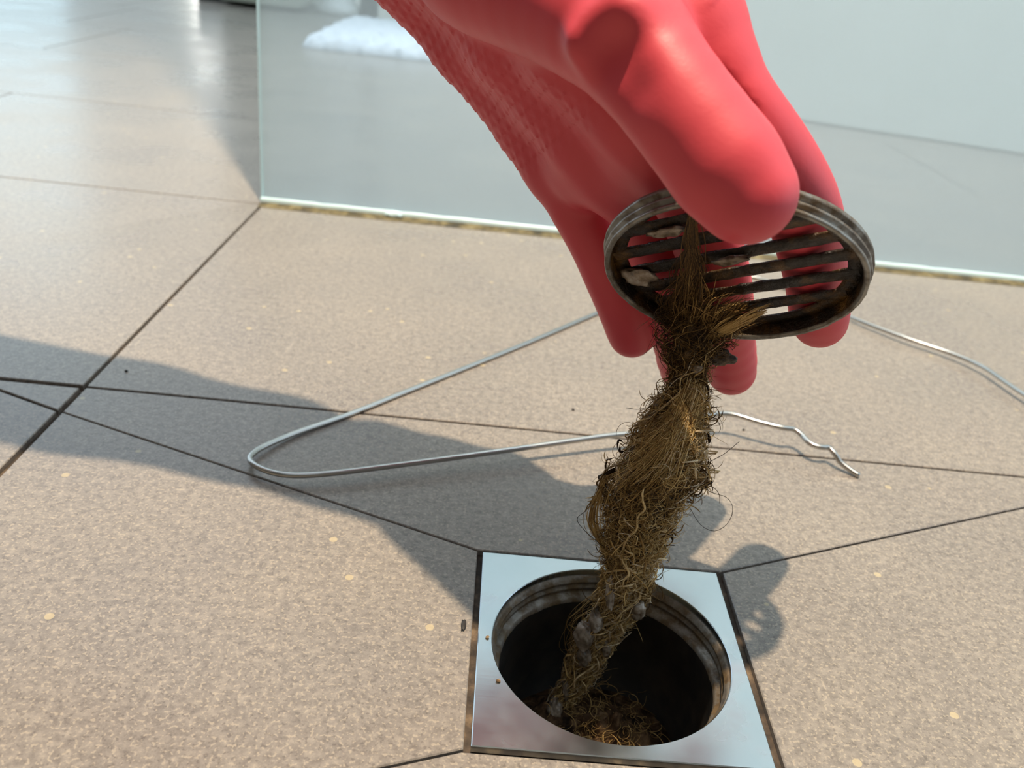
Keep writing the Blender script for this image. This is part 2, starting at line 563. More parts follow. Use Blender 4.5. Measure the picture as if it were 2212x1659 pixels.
# bath mat
def bath_mat():
    x0, x1, y0, y1 = -0.455, 0.10, 1.535, 2.03
    nx, ny = 120, 100
    xs, ys = np.linspace(0, 1, nx), np.linspace(0, 1, ny)
    V = np.zeros((ny, nx, 3))
    for j in range(ny):
        for i in range(nx):
            ex = min(xs[i], 1 - xs[i]) * (x1 - x0); ey = min(ys[j], 1 - ys[j]) * (y1 - y0)
            e = min(1, math.sqrt(max(0, min(ex, ey)) / 0.02))
            jit = 0.006 * fbm((xs[i] * 30, ys[j] * 30, 3.1))
            zz = 0.006 + 0.018 * e + 0.007 * e * fbm((xs[i] * 60, ys[j] * 60, 0.3), 3)
            V[j, i] = (x0 + xs[i] * (x1 - x0) + jit, y0 + ys[j] * (y1 - y0) + jit, max(0.001, zz))
    idx = np.arange(nx * ny).reshape(ny, nx)
    Q = np.stack([idx[:-1, :-1], idx[:-1, 1:], idx[1:, 1:], idx[1:, :-1]], -1).reshape(-1, 4)
    bd = np.concatenate([idx[0, :], idx[1:, -1], idx[-1, -2::-1], idx[-2:0:-1, 0]])
    n0 = nx * ny
    Vb = V.reshape(-1, 3)[bd].copy(); Vb[:, 2] = 0.0005
    k = np.arange(len(bd)); k2 = (k + 1) % len(bd)
    Qs = np.stack([bd[k2], bd[k], n0 + k, n0 + k2], -1)
    return mesh_np('bath_mat', np.vstack([V.reshape(-1, 3), Vb]), np.vstack([Q, Qs]))


tag(link('bath_mat', bath_mat(), M['mat']), 'fluffy white bath mat lying on the floor beyond the glass screen', 'bath mat')

# ------------------------------------------------------------------ glass screen
GX0, GX1, GY = -0.2615, 1.15, Y0
scr = empty('shower_screen', (GX0, GY, 0))
tag(scr, 'frameless clear glass shower screen with a filmy pane and a mouldy bottom seal', 'shower screen')
bm = box_bm(GX0, GX1, GY + 0.001, GY + 0.009, 0.003, 2.0, 0.0004, 1)
pane = from_bm('pane', bm, [M['pane'], M['pane_edge'], M['pane_back']], scr)
for p in pane.data.polygons:
    if abs(p.normal.y) < 0.9: p.material_index = 1
    elif p.normal.y > 0: p.material_index = 2
# added pale bead painting the light gathered in the pane's foot, mouldy strip on the floor in front of it
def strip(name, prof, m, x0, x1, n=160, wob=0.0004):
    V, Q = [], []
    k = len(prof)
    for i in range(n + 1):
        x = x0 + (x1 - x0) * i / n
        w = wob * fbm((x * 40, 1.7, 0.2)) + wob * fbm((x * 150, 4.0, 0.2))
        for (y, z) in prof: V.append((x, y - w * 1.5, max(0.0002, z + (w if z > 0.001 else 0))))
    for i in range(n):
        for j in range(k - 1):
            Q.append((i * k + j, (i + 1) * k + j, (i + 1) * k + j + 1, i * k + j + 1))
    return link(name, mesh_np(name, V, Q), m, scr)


strip('edge_glow_bead', [(GY - 0.0008, 0.0016), (GY - 0.0009, 0.0042), (GY - 0.0002, 0.0058), (GY + 0.001, 0.0062), (GY + 0.001, 0.0016), (GY - 0.0008, 0.0016)], M['sealant_glow'], GX0, GX1)
strip('mould_strip', [(GY - 0.0105, 0.0001), (GY - 0.0085, 0.0008), (GY - 0.004, 0.0014), (GY - 0.0008, 0.0020), (GY + 0.0005, 0.0020), (GY + 0.0005, 0.0001)], M['mould'], GX0, GX1)
pb = ground(851, 468)
bm = bmesh.new(); bmesh.ops.create_icosphere(bm, subdivisions=3, radius=1)
for v in bm.verts:
    k = 1 + 0.25 * fbm(v.co * 2.1)
    v.co = Vector((pb[0] + v.co.x * 0.0075 * k, GY - 0.001 + v.co.y * 0.0035 * k, 0.003 + v.co.z * 0.0038 * k))
b = from_bm('sealant_blob', bm, M['sealant_glow'], scr, True); b['label'] = 'dried lump of sealant at the foot of the pane'

# ------------------------------------------------------------------ floor drain
dr = empty('floor_drain', (0, 0, 0))
tag(dr, 'square steel floor drain with a grimy open round hole set into the tiles', 'drain')


def plate():
    n = 24; R = 0.0440; hp = 0.0492; zt = 0.0006
    bm = bmesh.new()
    ang = [math.pi / 4 + k * 2 * math.pi / (4 * n) for k in range(4 * n)]
    def sq(a, s):
        c, sn = math.cos(a), math.sin(a); m = max(abs(c), abs(sn)); return (s * c / m, s * sn / m)
    rings = []
    for s, z in ((hp, -0.0022), (hp, zt - 0.0003), (hp - 0.0003, zt)):
        rings.append([bm.verts.new((*sq(a, s), z)) for a in ang])
    for r, z in ((R + 0.0003, zt), (R, zt - 0.0003), (R, -0.0022)):
        rings.append([bm.verts.new((r * math.cos(a), r * math.sin(a), z)) for a in ang])
    N = 4 * n
    for i in range(5):
        for k in range(N):
            bm.faces.new((rings[i][k], rings[i][(k + 1) % N], rings[i + 1][(k + 1) % N], rings[i + 1][k]))
    return bm


from_bm('cover_plate', plate(), M['plate'], dr)
prof = [(0.0440, -0.0022), (0.0434, -0.0024), (0.0433, -0.0036), (0.0424, -0.0042), (0.0424, -0.0050), (0.0432, -0.0056), (0.0432, -0.0066), (0.0423, -0.0072),
        (0.0423, -0.0080), (0.0430, -0.0086), (0.0430, -0.0100), (0.0408, -0.0106), (0.0402, -0.0130)]
V, Q = lathe(prof, 128)
for v in V:
    e = 0.0005 * fbm((v[0] * 180, v[1] * 180, v[2] * 300)); rr = math.hypot(v[0], v[1])
    if v[2] < -0.003: v[:2] *= (rr - abs(e)) / rr
V, Q = V, Q[:, ::-1]
link('threaded_collar', mesh_np('threaded_collar', V, Q), M['thread'], dr)
V, Q = lathe([(0.0402, -0.0130), (0.0398, -0.0200), (0.0390, -0.0600), (0.0, -0.0600)], 96)
link('pipe', mesh_np('pipe', V, Q[:, ::-1]), M['pipe'], dr)


def sludge():
    n, m = 90, 36
    V = []; Q = []
    for j in range(m):
        rr = 0.0375 * j / (m - 1)
        for i in range(n):
            a = 2 * math.pi * i / n
            x, y = rr * math.cos(a), rr * math.sin(a)
            hump = 0.014 * math.exp(-((x - 0.010) ** 2 + (y - 0.008) ** 2) / (2 * 0.012 ** 2)) + 0.010 * math.exp(-((x + 0.016) ** 2 + (y - 0.014) ** 2) / (2 * 0.008 ** 2))
            z = -0.0595 + hump + 0.004 * abs(fbm((x * 120, y * 120, 5.5), 5)) * (0.4 + hump / 0.008)
            V.append((x, y, max(-0.0597, z)))
    for j in range(m - 1):
        for i in range(n):
            Q.append((j * n + i, (j + 1) * n + i, (j + 1) * n + (i + 1) % n, j * n + (i + 1) % n))
    return mesh_np('sludge', V, Q)


s = link('sludge', sludge(), M['sludge'], dr); s['label'] = 'brown sludge at the bottom of the drain'

# ------------------------------------------------------------------ drain grate
GC = np.array([0.02084, 0.02680, 0.13700])
GN = np.array([-0.12980, -0.74945, -0.64921]); GN /= np.linalg.norm(GN)
EX = np.array([0.75723, -0.49762, 0.42306]); EX -= GN * (EX @ GN); EX /= np.linalg.norm(EX)
EY = np.cross(GN, EX); EY = EY if EY[2] > 0 else -EY
GM = Matrix(((EX[0], EY[0], GN[0], GC[0]), (EX[1], EY[1], GN[1], GC[1]), (EX[2], EY[2], GN[2], GC[2]), (0, 0, 0, 1)))
gr = empty('drain_grate', (0, 0, 0))
gr.matrix_world = GM
tag(gr, 'round slotted metal drain grate, grimy underside showing, held up in the glove', 'grate')


def glink(name, me, m, label=None):
    o = bpy.data.objects.new(name, me); COL.objects.link(o)
    if m: me.materials.append(m)
    o.parent = gr
    if label: o['label'] = label
    return o


# ring, local z towards the underside, lip at z = 0
prof = [(0.0398, -0.0060), (0.0400, -0.0010), (0.0405, 0.0000), (0.0416, 0.0001), (0.0420, -0.0004), (0.0420, -0.0012), (0.0414, -0.0017), (0.0414, -0.0022), (0.0424, -0.0027),
        (0.0425, -0.0037), (0.0418, -0.0042), (0.0418, -0.0047), (0.0430, -0.0052), (0.0432, -0.0060), (0.0430, -0.0070), (0.0424, -0.0074), (0.0398, -0.0074)]
V, Q = lathe(prof, 144, True)
for v in V:
    rr = math.hypot(v[0], v[1]); e = 0.00022 * fbm((v[0] * 200, v[1] * 200, v[2] * 200)); v[:2] *= (rr + e) / rr; v[2] += e * 0.6
ring = glink('ring', mesh_np('ring', V, Q), M['grate_ring'])
ring.data.materials.append(M['bar'])
for p in ring.data.polygons:
    if math.hypot(p.center.x, p.center.y) < 0.0400: p.material_index = 1


def rim_disc():
    """annulus that carries the bars"""
    n = 96; prof = [(0.0352, -0.0054), (0.0399, -0.0050), (0.0399, -0.0072), (0.0352, -0.0064)]
    V, Q = lathe(prof, n, True)
    for v in V:
        if v[2] > -0.006: v[2] += 0.0006 * fbm((v[0] * 130, v[1] * 130, 2.2))
    return mesh_np('rim_disc', V, Q)


glink('rim_disc', rim_disc(), M['bar'])


def bar(yc, seed):
    hw = 0.0029
    half = math.sqrt(0.0392 ** 2 - (abs(yc)) ** 2)
    nx = max(20, int(half * 2 / 0.0012)); prof = [(-hw, -0.0062), (-hw, -0.0055), (-hw * 0.6, -0.0050), (0, -0.0048), (hw * 0.6, -0.0050), (hw, -0.0055), (hw, -0.0062)]
    V, Q = [], []
    k = len(prof)
    for i in range(nx + 1):
        x = -half + 2 * half * i / nx
        for (y, z) in prof:
            a = fbm((x * 220 + seed * 7, y * 260, seed * 3.1), 4)
            V.append((x, yc + y + 0.0007 * a, z + (0.0007 * a if z > -0.006 else 0)))
    for i in range(nx):
        for j in range(k):
            j2 = (j + 1) % k
            Q.append((i * k + j, (i + 1) * k + j, (i + 1) * k + j2, i * k + j2))
    return mesh_np('bar', V, Q)


for i, yc in enumerate((-0.0268, -0.0157, -0.0050, 0.0056, 0.0166, 0.0276)):
    glink('bar', bar(yc, i + 1), M['bar'])
# whitish soap crust left on the underside
def crust(x, y, rx, ry, seed, z=-0.0036):
    bm = bmesh.new(); bmesh.ops.create_icosphere(bm, subdivisions=3, radius=1)
    for v in bm.verts:
        k = 1 + 0.45 * fbm(v.co * 1.7 + Vector((seed, 0, 0)))
        v.co = Vector((x + v.co.x * rx * k, y + v.co.y * ry * k, z + v.co.z * 0.0011 * k))
    o = from_bm('soap_crust', bm, M['slime'], None, True); o.parent = gr
    o['label'] = 'pale grey soap crust'
    return o


crust(-0.0325, 0.0045, 0.0055, 0.0052, 1.0); crust(-0.0105, 0.0262, 0.0062, 0.0022, 2.0); crust(0.0020, 0.0062, 0.0068, 0.0020, 3.0, -0.0030)

# ------------------------------------------------------------------ rubber glove
# (the thumb rests on the lip of the grate, the fingers lie against its top)
VOX = 0.001
LO = np.array([-0.37, -0.06, 0.045]); HI = np.array([0.10, 0.215, 0.335])
DIM = np.ceil((HI - LO) / VOX).astype(int)


def field(): return np.full(DIM, 0.03, np.float32)


def cap(Fd, a, b, ra, rb, k):
    """smooth-union a tapered capsule a-b into the field"""
    m = max(ra, rb) + 0.012 + k
    lo = np.maximum(0, np.floor((np.minimum(a, b) - m - LO) / VOX).astype(int)); hi = np.minimum(DIM, np.ceil((np.maximum(a, b) + m - LO) / VOX).astype(int))
    if np.any(hi <= lo): return
    ax = [((np.arange(lo[i], hi[i]) + 0.0) * VOX + LO[i]).astype(np.float32) for i in range(3)]
    ba = (b - a).astype(np.float32); L2 = float(ba @ ba) + 1e-12
    X = ax[0][:, None, None] - a[0]; Y = ax[1][None, :, None] - a[1]; Z = ax[2][None, None, :] - a[2]
    t = np.clip((X * ba[0] + Y * ba[1] + Z * ba[2]) / L2, 0, 1)
    d = np.sqrt((X - t * ba[0]) ** 2 + (Y - t * ba[1]) ** 2 + (Z - t * ba[2]) ** 2) - (ra + (rb - ra) * t)
    sl = tuple(slice(lo[i], hi[i]) for i in range(3))
    Fd[sl] = smin(Fd[sl], d, k)


def smin(a, b, k):
    if k <= 0: return np.minimum(a, b)
    hh = np.clip(0.5 + 0.5 * (b - a) / k, 0, 1)
    return b + (a - b) * hh - k * hh * (1 - hh)


def chain(Fd, pts, k, world=False, sub=1):
    P = [np.r_[(p[:3] if world else at(*p[:3])), p[3]] for p in pts]
    P = np.array(P)
    if sub > 1: P = smooth_path(P, (len(P) - 1) * sub + 1)
    for a, b in zip(P[:-1], P[1:]): cap(Fd, a[:3], b[:3], a[3], b[3], k)
    return P


FINGERS = {
    'little': [(1210, 350, .345, .0132), (1248, 432, .346, .0121), (1292, 518, .350, .0115), (1325, 600, .356, .0110), (1356, 682, .366, .0106), (1365, 722, .372, .0100)],
    'ring': [(1338, 370, .316, .0128), (1386, 455, .322, .0116), (1425, 570, .336, .0111), (1455, 680, .361, .0108), (1476, 797, .392, .0104)],
    'middle': [(1440, 320, .286, .0126), (1470, 390, .291, .0119), (1510, 480, .304, .0116), (1550, 600, .328, .0117), (1570, 720, .357, .0108), (1580, 801, .379, .0106)],
    'index': [(1470, 45, .256, .0135), (1535, 140, .254, .0119), (1593, 227, .254, .0112), (1655, 312, .259, .0112), (1705, 390, .267, .0112), (1735, 455, .277, .0112), (1753, 530, .293, .0110), (1766, 610, .311, .0106), (1771, 692, .330, .0104)],
}
PALM = [
    [(860, -120, .326, .0205), (1028, 86, .336, .0158), (1166, 258, .343, .0155), (1210, 350, .345, .0140)],
    [(950, -130, .310, .022), (1130, 90, .310, .0160), (1285, 300, .314, .0148), (1338, 370, .316, .0135)],
    [(1050, -150, .294, .022), (1250, 80, .284, .0160), (1385, 240, .283, .0142), (1440, 320, .286, .0130)],
    [(1180, -170, .282, .022), (1370, -40, .264, .0160), (1470, 45, .256, .0138), (1535, 140, .254, .0119)],
    [(1166, 258, .343, .0140), (1285, 280, .316, .0145), (1385, 240, .286, .0142), (1500, 100, .258, .0128)],
    [(1100, 170, .338, .0150), (1215, 195, .314, .0150), (1320, 160, .286, .0145), (1470, 45, .258, .0138)],
    [(1210, 345, .343, .0128), (1275, 365, .330, .0126), (1338, 365, .316, .0126), (1395, 345, .301, .0122), (1440, 320, .286, .0122)],
    [(1028, 86, .332, .013), (1130, 90, .310, .0150), (1250, 80, .284, .016), (1470, 45, .258, .0138)],
]
THUMB = [(1030, -90, .285, .022), (1185, -25, .262, .0195), (1325, 60, .243, .0170), (1385, 125, .236, .0150), (1432, 186, .231, .0138), (1520, 300, .228, .0137), (1578, 375, .227, .0140), (1612, 418, .227, .0132)]

Df = field()
for nm, pts in FINGERS.items():
    Dn = field(); chain(Dn, pts, 0.002, sub=3); Df = smin(Df, Dn, 0.0012)
Dp = field()
for pts in PALM: chain(Dp, pts, 0.009)
Dt = field(); chain(Dt, THUMB, 0.004, sub=2)
# loose rubber ridge across the root of the thumb
cap(Dt, at(1262, 92, .228), at(1345, 30, .224), .0040, .0060, 0.009)
# wrist and forearm, leaving the picture over its top edge to the left
ARM = [(-0.075, 0.082, 0.238, .027), (-0.11, 0.100, 0.246, .030), (-0.15, 0.116, 0.256, .036), (-0.22, 0.130, 0.264, .041), (-0.31, 0.146, 0.270, .043)]
chain(Dp, ARM, 0.012, world=True)
D = smin(smin(Dp, Df, 0.005), Dt, 0.005)
# hollow under that ridge
Dh = field(); cap(Dh, at(1298, 118, .2195), at(1336, 182, .2165), .0050, .0038, 0.001)
D = -smin(-D, Dh, 0.011)
# small fold where the index finger leaves the web,
Dg = field(); cap(Dg, at(1553, 165, .2415), at(1622, 243, .2440), .0018, .0012, 0.001);
D = -smin(-D, Dg, 0.002)
del Dg
del Df, Dp, Dt, Dh
gd = openvdb.FloatGrid(0.03)
gd.copyFromArray(np.ascontiguousarray(D))
pts_, quads_ = gd.convertToQuads(0.0)
GV = LO + np.asarray(pts_, np.float64) * VOX
GQ = np.asarray(quads_)
# relax the voxel steps a little
def relax(V, Q, it=3, lam=0.5):
    E = np.vstack([Q[:, [0, 1]], Q[:, [1, 2]], Q[:, [2, 3]], Q[:, [3, 0]]])
    n = len(V)
    deg = np.bincount(E[:, 0], minlength=n) + np.bincount(E[:, 1], minlength=n)
    for _ in range(it):
        A = np.zeros_like(V)
        for c in range(3):
            A[:, c] = np.bincount(E[:, 0], V[E[:, 1], c], n) + np.bincount(E[:, 1], V[E[:, 0], c], n)
        V = V + lam * (A / np.maximum(deg, 1)[:, None] - V)
    return V


GV = relax(GV, GQ, 3)


def vnormals(V, Q):
    fn = np.cross(V[Q[:, 2]] - V[Q[:, 0]], V[Q[:, 3]] - V[Q[:, 1]])
    N = np.zeros_like(V)
    for c in range(4):
        for k in range(3): N[:, k] += np.bincount(Q[:, c], fn[:, k], len(V))
    return N / (np.linalg.norm(N, axis=1)[:, None] + 1e-12)


GNm = vnormals(GV, GQ)
cen = GV.mean(0)
# outward?  test with the sdf gradient sign: normals should point to larger D
tst = rng.integers(0, len(GV), 400)
def samp(P):
    i = np.clip(np.round((P - LO) / VOX).astype(int), 0, DIM - 1); return D[i[:, 0], i[:, 1], i[:, 2]]
if np.mean(samp(GV[tst] + GNm[tst] * 0.003) - samp(GV[tst] - GNm[tst] * 0.003)) < 0:
    GQ = GQ[:, ::-1]; GNm = -GNm


def seg_dist(V, pts):
    best = np.full(len(V), 9.0)
    for a, b in zip(pts[:-1], pts[1:]):
        a3, b3 = at(*a[:3]), at(*b[:3]); ba = b3 - a3
        t = np.clip(((V - a3) @ ba) / (ba @ ba), 0, 1)
        best = np.minimum(best, np.linalg.norm(V - a3 - t[:, None] * ba, axis=1) - (a[3] + (b[3] - a[3]) * t))
    return best


d_palm = np.min([seg_dist(GV, p) for p in PALM[:3] + PALM[4:]], axis=0)
d_thumb = seg_dist(GV, THUMB)
d_fing = np.min([seg_dist(GV, p[1:]) for p in FINGERS.values()], axis=0)
pa, pb_ = at(1166, 258, .343), at(1028, 86, .336)
ua = (pb_ - pa) / np.linalg.norm(pb_ - pa)
across = at(1440, 300, .284) - pa; across -= ua * (across @ ua); across /= np.linalg.norm(across)
pn = np.cross(ua, across); pn = pn if pn @ (CAM - pa) > 0 else -pn
w = np.clip((d_thumb - d_palm) / 0.004 + 0.2, 0, 1) * np.clip((d_fing - d_palm) / 0.005 + 0.3, 0, 1) * np.clip((GNm @ pn + 0.45) / 0.4, 0, 1)
sa = (GV - pa) @ ua; ta = (GV - pa) @ across
w *= np.clip((sa + 0.016) / 0.006, 0, 1) * np.clip((0.115 - sa) / 0.02, 0, 1)
rowi = np.floor(sa / 0.0046); u_ = sa / 0.0046 - rowi
cell = ta / 0.0052 + 0.5 * (rowi % 2); vv = cell - np.floor(cell) - 0.5
hgt = (1 - u_) * (1 - 1.6 * np.abs(vv))
GV = GV + GNm * (w * 0.00055 * (hgt - 0.3))[:, None]
me = mesh_np('rubber_glove', GV, GQ)
glove = tag(link('rubber_glove', me, M['glove']), 'coral pink household rubber glove on a hand pinching the round drain grate', 'glove')

# rolled cuff and the bare forearm behind it, both out of the picture to the left
a0, a1 = np.array((-0.322, 0.1480, 0.2706)), np.array((-0.62, 0.196, 0.292))
ax_ = Vector(a1 - a0).normalized()
rot_ = Vector((0, 0, 1)).rotation_difference(ax_).to_matrix()
V, Q = lathe([(0.0425, -0.004), (0.0455, -0.003), (0.0465, 0.0), (0.0455, 0.003), (0.0425, 0.0035), (0.040, 0.0)], 48, True)
V = np.array([rot_ @ Vector(v) for v in V]) + a0 + np.array(ax_) * 0.002
link('cuff', mesh_np('cuff', V, Q), M['glove'], glove)
Ls = float(np.linalg.norm(a1 - a0))
V, Q = lathe([(0.0, 0.0), (0.034, 0.0), (0.036, 0.03), (0.038, 0.10), (0.042, 0.2), (0.044, Ls), (0.0, Ls)], 40)
V = np.array([rot_ @ Vector(v) for v in V]) + a0
fa = link('forearm', mesh_np('forearm', V, Q), NT('skin').set(Base_Color=(0.55, 0.36, 0.27, 1), Roughness=0.5), glove)
fa['label'] = 'bare forearm'

# ------------------------------------------------------------------ wire coat hanger
def zg(px, py, z): return ground(px, py, z)


wr = 0.0014
WIRE = [(2300, 905, wr + .004), (2212, 852, wr + .004), (2170, 824, wr + .004), (2120, 791, wr + .004), (2050, 762, wr + .003), (1950, 728, wr + .003), (1850, 690, wr + .002), (1740, 640, wr + .001), (1640, 602, wr),
        (1560, 590, wr), (1480, 602, wr), (1400, 632, wr), (1300, 672, wr), (1150, 736, wr), (1000, 797, wr), (860, 853, wr), (760, 893, wr), (640, 935, wr + .0005), (575, 962, wr + .0015), (548, 979, wr + .002), (540, 993, wr + .0025), (556, 1008, wr + .003),
        (590, 1021, wr + .003), (640, 1027, wr + .003), (720, 1022, wr + .0035), (850, 1006, wr + .004), (1000, 986, wr + .005), (1150, 965, wr + .006), (1300, 943, wr + .007), (1370, 935, wr + .0075), (1450, 915, wr + .0095), (1520, 900, wr + .0105), (1550, 894, wr + .011), (1585, 896, wr + .011),
        (1640, 912, wr + .0105), (1690, 924, wr + .0105), (1713, 927, wr + .010), (1730, 938, wr + .009), (1750, 958, wr + .008), (1772, 966, wr + .0078), (1790, 967, wr + .0075), (1803, 980, wr + .006), (1815, 998, wr + .003), (1838, 1016, wr + .001), (1856, 1028, wr * .9)]
wp = smooth_path([zg(*q) for q in WIRE], 700)
wp[:, 2] = np.maximum(wp[:, 2], wr)
V, Q, _ = tubes([wp], [wr], 12, taper=False)
n0 = len(V)
me = mesh_np('coat_hanger', V, Q)
bmh = bmesh.new(); bmh.from_mesh(me)
bmh.verts.ensure_lookup_table()
for rg in (range(0, 12), range(n0 - 12, n0)):
    bmh.faces.new([bmh.verts[i] for i in rg])
bmesh.ops.recalc_face_normals(bmh, faces=bmh.faces)
bmh.to_mesh(me); bmh.free()
tag(link('coat_hanger', me, M['wire']), 'straightened silver wire coat hanger bent to a crinkled hook, lying across the floor tiles', 'wire')

# ------------------------------------------------------------------ clump of hair
PROF = [  # image row, left, right, distance
    (600, 1462, 1530, .286), (640, 1432, 1560, .300), (680, 1415, 1600, .314), (720, 1415, 1590, .320), (760, 1430, 1565, .323), (790, 1446, 1530, .324), (815, 1452, 1522, .3245), (840, 1432, 1526, .325),
    (870, 1408, 1526, .326), (900, 1388, 1524, .327), (960, 1354, 1520, .328), (1000, 1332, 1520, .329), (1030, 1306, 1524, .330), (1060, 1303, 1500, .331), (1100, 1304, 1472, .332), (1150, 1307, 1440, .3335),
    (1200, 1306, 1424, .335), (1250, 1306, 1405, .337), (1290, 1298, 1392, .340), (1330, 1278, 1368, .345), (1370, 1252, 1340, .350), (1410, 1236, 1312, .354), (1450, 1226, 1292, .357), (1490, 1208, 1262, .359), (1530, 1190, 1228, .360), (1560, 1180, 1212, .360)]
PR = np.array(PROF, float)
ROWY = PR[:, 0]
CP = np.array([at((l + r) / 2, y, z) for y, l, r, z in PROF])
HWD = np.array([(r - l) / 2 / F * z for y, l, r, z in PROF])
ER = CR.copy()
ED = np.cross(CU, CR); ED /= np.linalg.norm(ED)


def clump_at(y):
    """centre (n,3) and half width at image row y"""
    c = np.stack([np.interp(y, ROWY, CP[:, k]) for k in range(3)], -1)
    return c, np.interp(y, ROWY, HWD)


hair = empty('hair_clump', tuple(CP[12]))
tag(hair, 'long dripping clump of matted brown hair hanging from the grate into the drain', 'hair clump')
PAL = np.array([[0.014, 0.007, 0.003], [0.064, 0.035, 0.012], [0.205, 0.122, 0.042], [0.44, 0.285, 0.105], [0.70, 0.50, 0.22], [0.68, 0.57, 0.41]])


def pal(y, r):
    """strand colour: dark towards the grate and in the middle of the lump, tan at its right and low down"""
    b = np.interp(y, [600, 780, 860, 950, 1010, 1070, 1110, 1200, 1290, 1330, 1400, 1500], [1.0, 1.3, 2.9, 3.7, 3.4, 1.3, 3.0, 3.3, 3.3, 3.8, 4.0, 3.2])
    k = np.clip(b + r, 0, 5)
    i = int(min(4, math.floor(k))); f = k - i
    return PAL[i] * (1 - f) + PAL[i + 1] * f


paths, rads, cols = [], [], []
def strand(y0, y1, rho, th0, turns, amp, rad, tint, n=26, freq=1.0):
    y = np.linspace(y0, y1, n)
    c, hw = clump_at(y)
    t = np.linspace(0, 1, n)
    th = th0 + turns * t * 2 * np.pi
    ph = rng.uniform(0, 6.28, 6)
    wob = sum(np.sin(2 * np.pi * freq * (k + 1) * 1.3 * t + ph[k]) / (k + 1) for k in range(3))
    wob2 = sum(np.sin(2 * np.pi * freq * (k + 1) * 1.1 * t + ph[k + 3]) / (k + 1) for k in range(3))
    x = rho * np.cos(th) * hw + amp * wob
    d = (rho * np.sin(th) * hw * 0.62) + amp * wob2 * 0.8
    P = c + x[:, None] * ER + d[:, None] * ED
    P[:, 2] += amp * 0.5 * np.roll(wob, 3)
    paths.append(P); rads.append(rad); cols.append(tint)


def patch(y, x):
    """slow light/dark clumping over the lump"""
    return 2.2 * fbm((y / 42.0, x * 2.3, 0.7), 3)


for k in range(2000):
    L = rng.uniform(50, 260)
    yc = rng.uniform(690, 1540)
    y0, y1 = max(660, yc - L / 2), min(1556, yc + L / 2)
    rho = math.sqrt(rng.uniform(0.2, 1.08))
    th0 = rng.uniform(0, 2 * np.pi)
    side = rho * math.cos(th0)
    ym = (y0 + y1) / 2
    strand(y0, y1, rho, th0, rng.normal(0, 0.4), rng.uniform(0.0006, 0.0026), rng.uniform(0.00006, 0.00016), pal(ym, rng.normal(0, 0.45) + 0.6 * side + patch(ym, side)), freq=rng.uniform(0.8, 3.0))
# wet ropes: many hairs stuck together
for k in range(150):
    L = rng.uniform(60, 230)
    yc = rng.uniform(820, 1500)
    y0, y1 = max(700, yc - L / 2), min(1556, yc + L / 2)
    th0 = rng.uniform(0, 2 * np.pi); rho = rng.uniform(0.75, 1.12); side = rho * math.cos(th0); ym = (y0 + y1) / 2
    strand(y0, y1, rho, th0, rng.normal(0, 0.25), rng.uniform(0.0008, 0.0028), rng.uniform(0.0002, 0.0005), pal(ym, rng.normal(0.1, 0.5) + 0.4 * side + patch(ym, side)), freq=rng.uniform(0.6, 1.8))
# nest of curls on the right and front of the lump
for k in range(620):
    u = rng.random()
    yc = rng.uniform(900, 1060) if u < 0.6 else (rng.uniform(1060, 1260) if u < 0.85 else rng.uniform(830, 900))
    c, hw = clump_at(np.array([yc])); c = c[0]; hw = hw[0]
    R = rng.uniform(0.0008, 0.0036)
    fx = rng.uniform(-0.7, 1.0)
    o = c + ER * (hw * fx) - ED * (0.62 * hw * math.sqrt(max(0, 1 - fx * fx)) * rng.uniform(0.85, 1.2))
    a = np.linspace(0, rng.uniform(3, 8), 26) + rng.uniform(0, 6.28)
    e1 = ER + 0.3 * rng.normal(size=3); e2 = CU + 0.4 * rng.normal(size=3)
    drift = rng.normal(0, 0.0014, 3)
    P = o + R * (np.cos(a)[:, None] * e1 + np.sin(a)[:, None] * e2 * rng.uniform(0.4, 1)) + np.linspace(-1, 1, 26)[:, None] * drift
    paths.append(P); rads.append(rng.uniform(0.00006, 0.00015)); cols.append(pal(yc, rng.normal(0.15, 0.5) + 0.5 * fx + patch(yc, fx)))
# tufts and hooked scraps round the outline
for k in range(46):
    y = rng.uniform(860, 1300)
    c, hw = clump_at(np.array([y])); c = c[0]; hw = hw[0]
    s_ = 1 if rng.random() < 0.68 else -1
    base = c + ER * s_ * hw * rng.uniform(0.8, 0.98) + ED * hw * rng.uniform(-0.4, 0.2)
    dark = rng.random() < 0.6
    for m in range(rng.integers(3, 9)):
        L = rng.uniform(0.0025, 0.006)
        d0 = ER * s_ * rng.uniform(0.4, 1) + CU * rng.normal(-0.3, 0.8); d0 /= np.linalg.norm(d0)
        side = np.cross(d0, CF) * rng.choice([-1, 1])
        t = np.linspace(0, 1, 14)[:, None]
        ang = t * rng.uniform(0.6, 3.2)
        P = base + rng.normal(0, 0.0005, 3) + L * (np.sin(ang) * d0 + (1 - np.cos(ang)) * side) / rng.uniform(1, 1.8)
        paths.append(P); rads.append(rng.uniform(0.00008, 0.00026)); cols.append(pal(1050, rng.normal(-0.6, 0.4)) if dark else pal(960, rng.normal(-0.2, 0.6)))
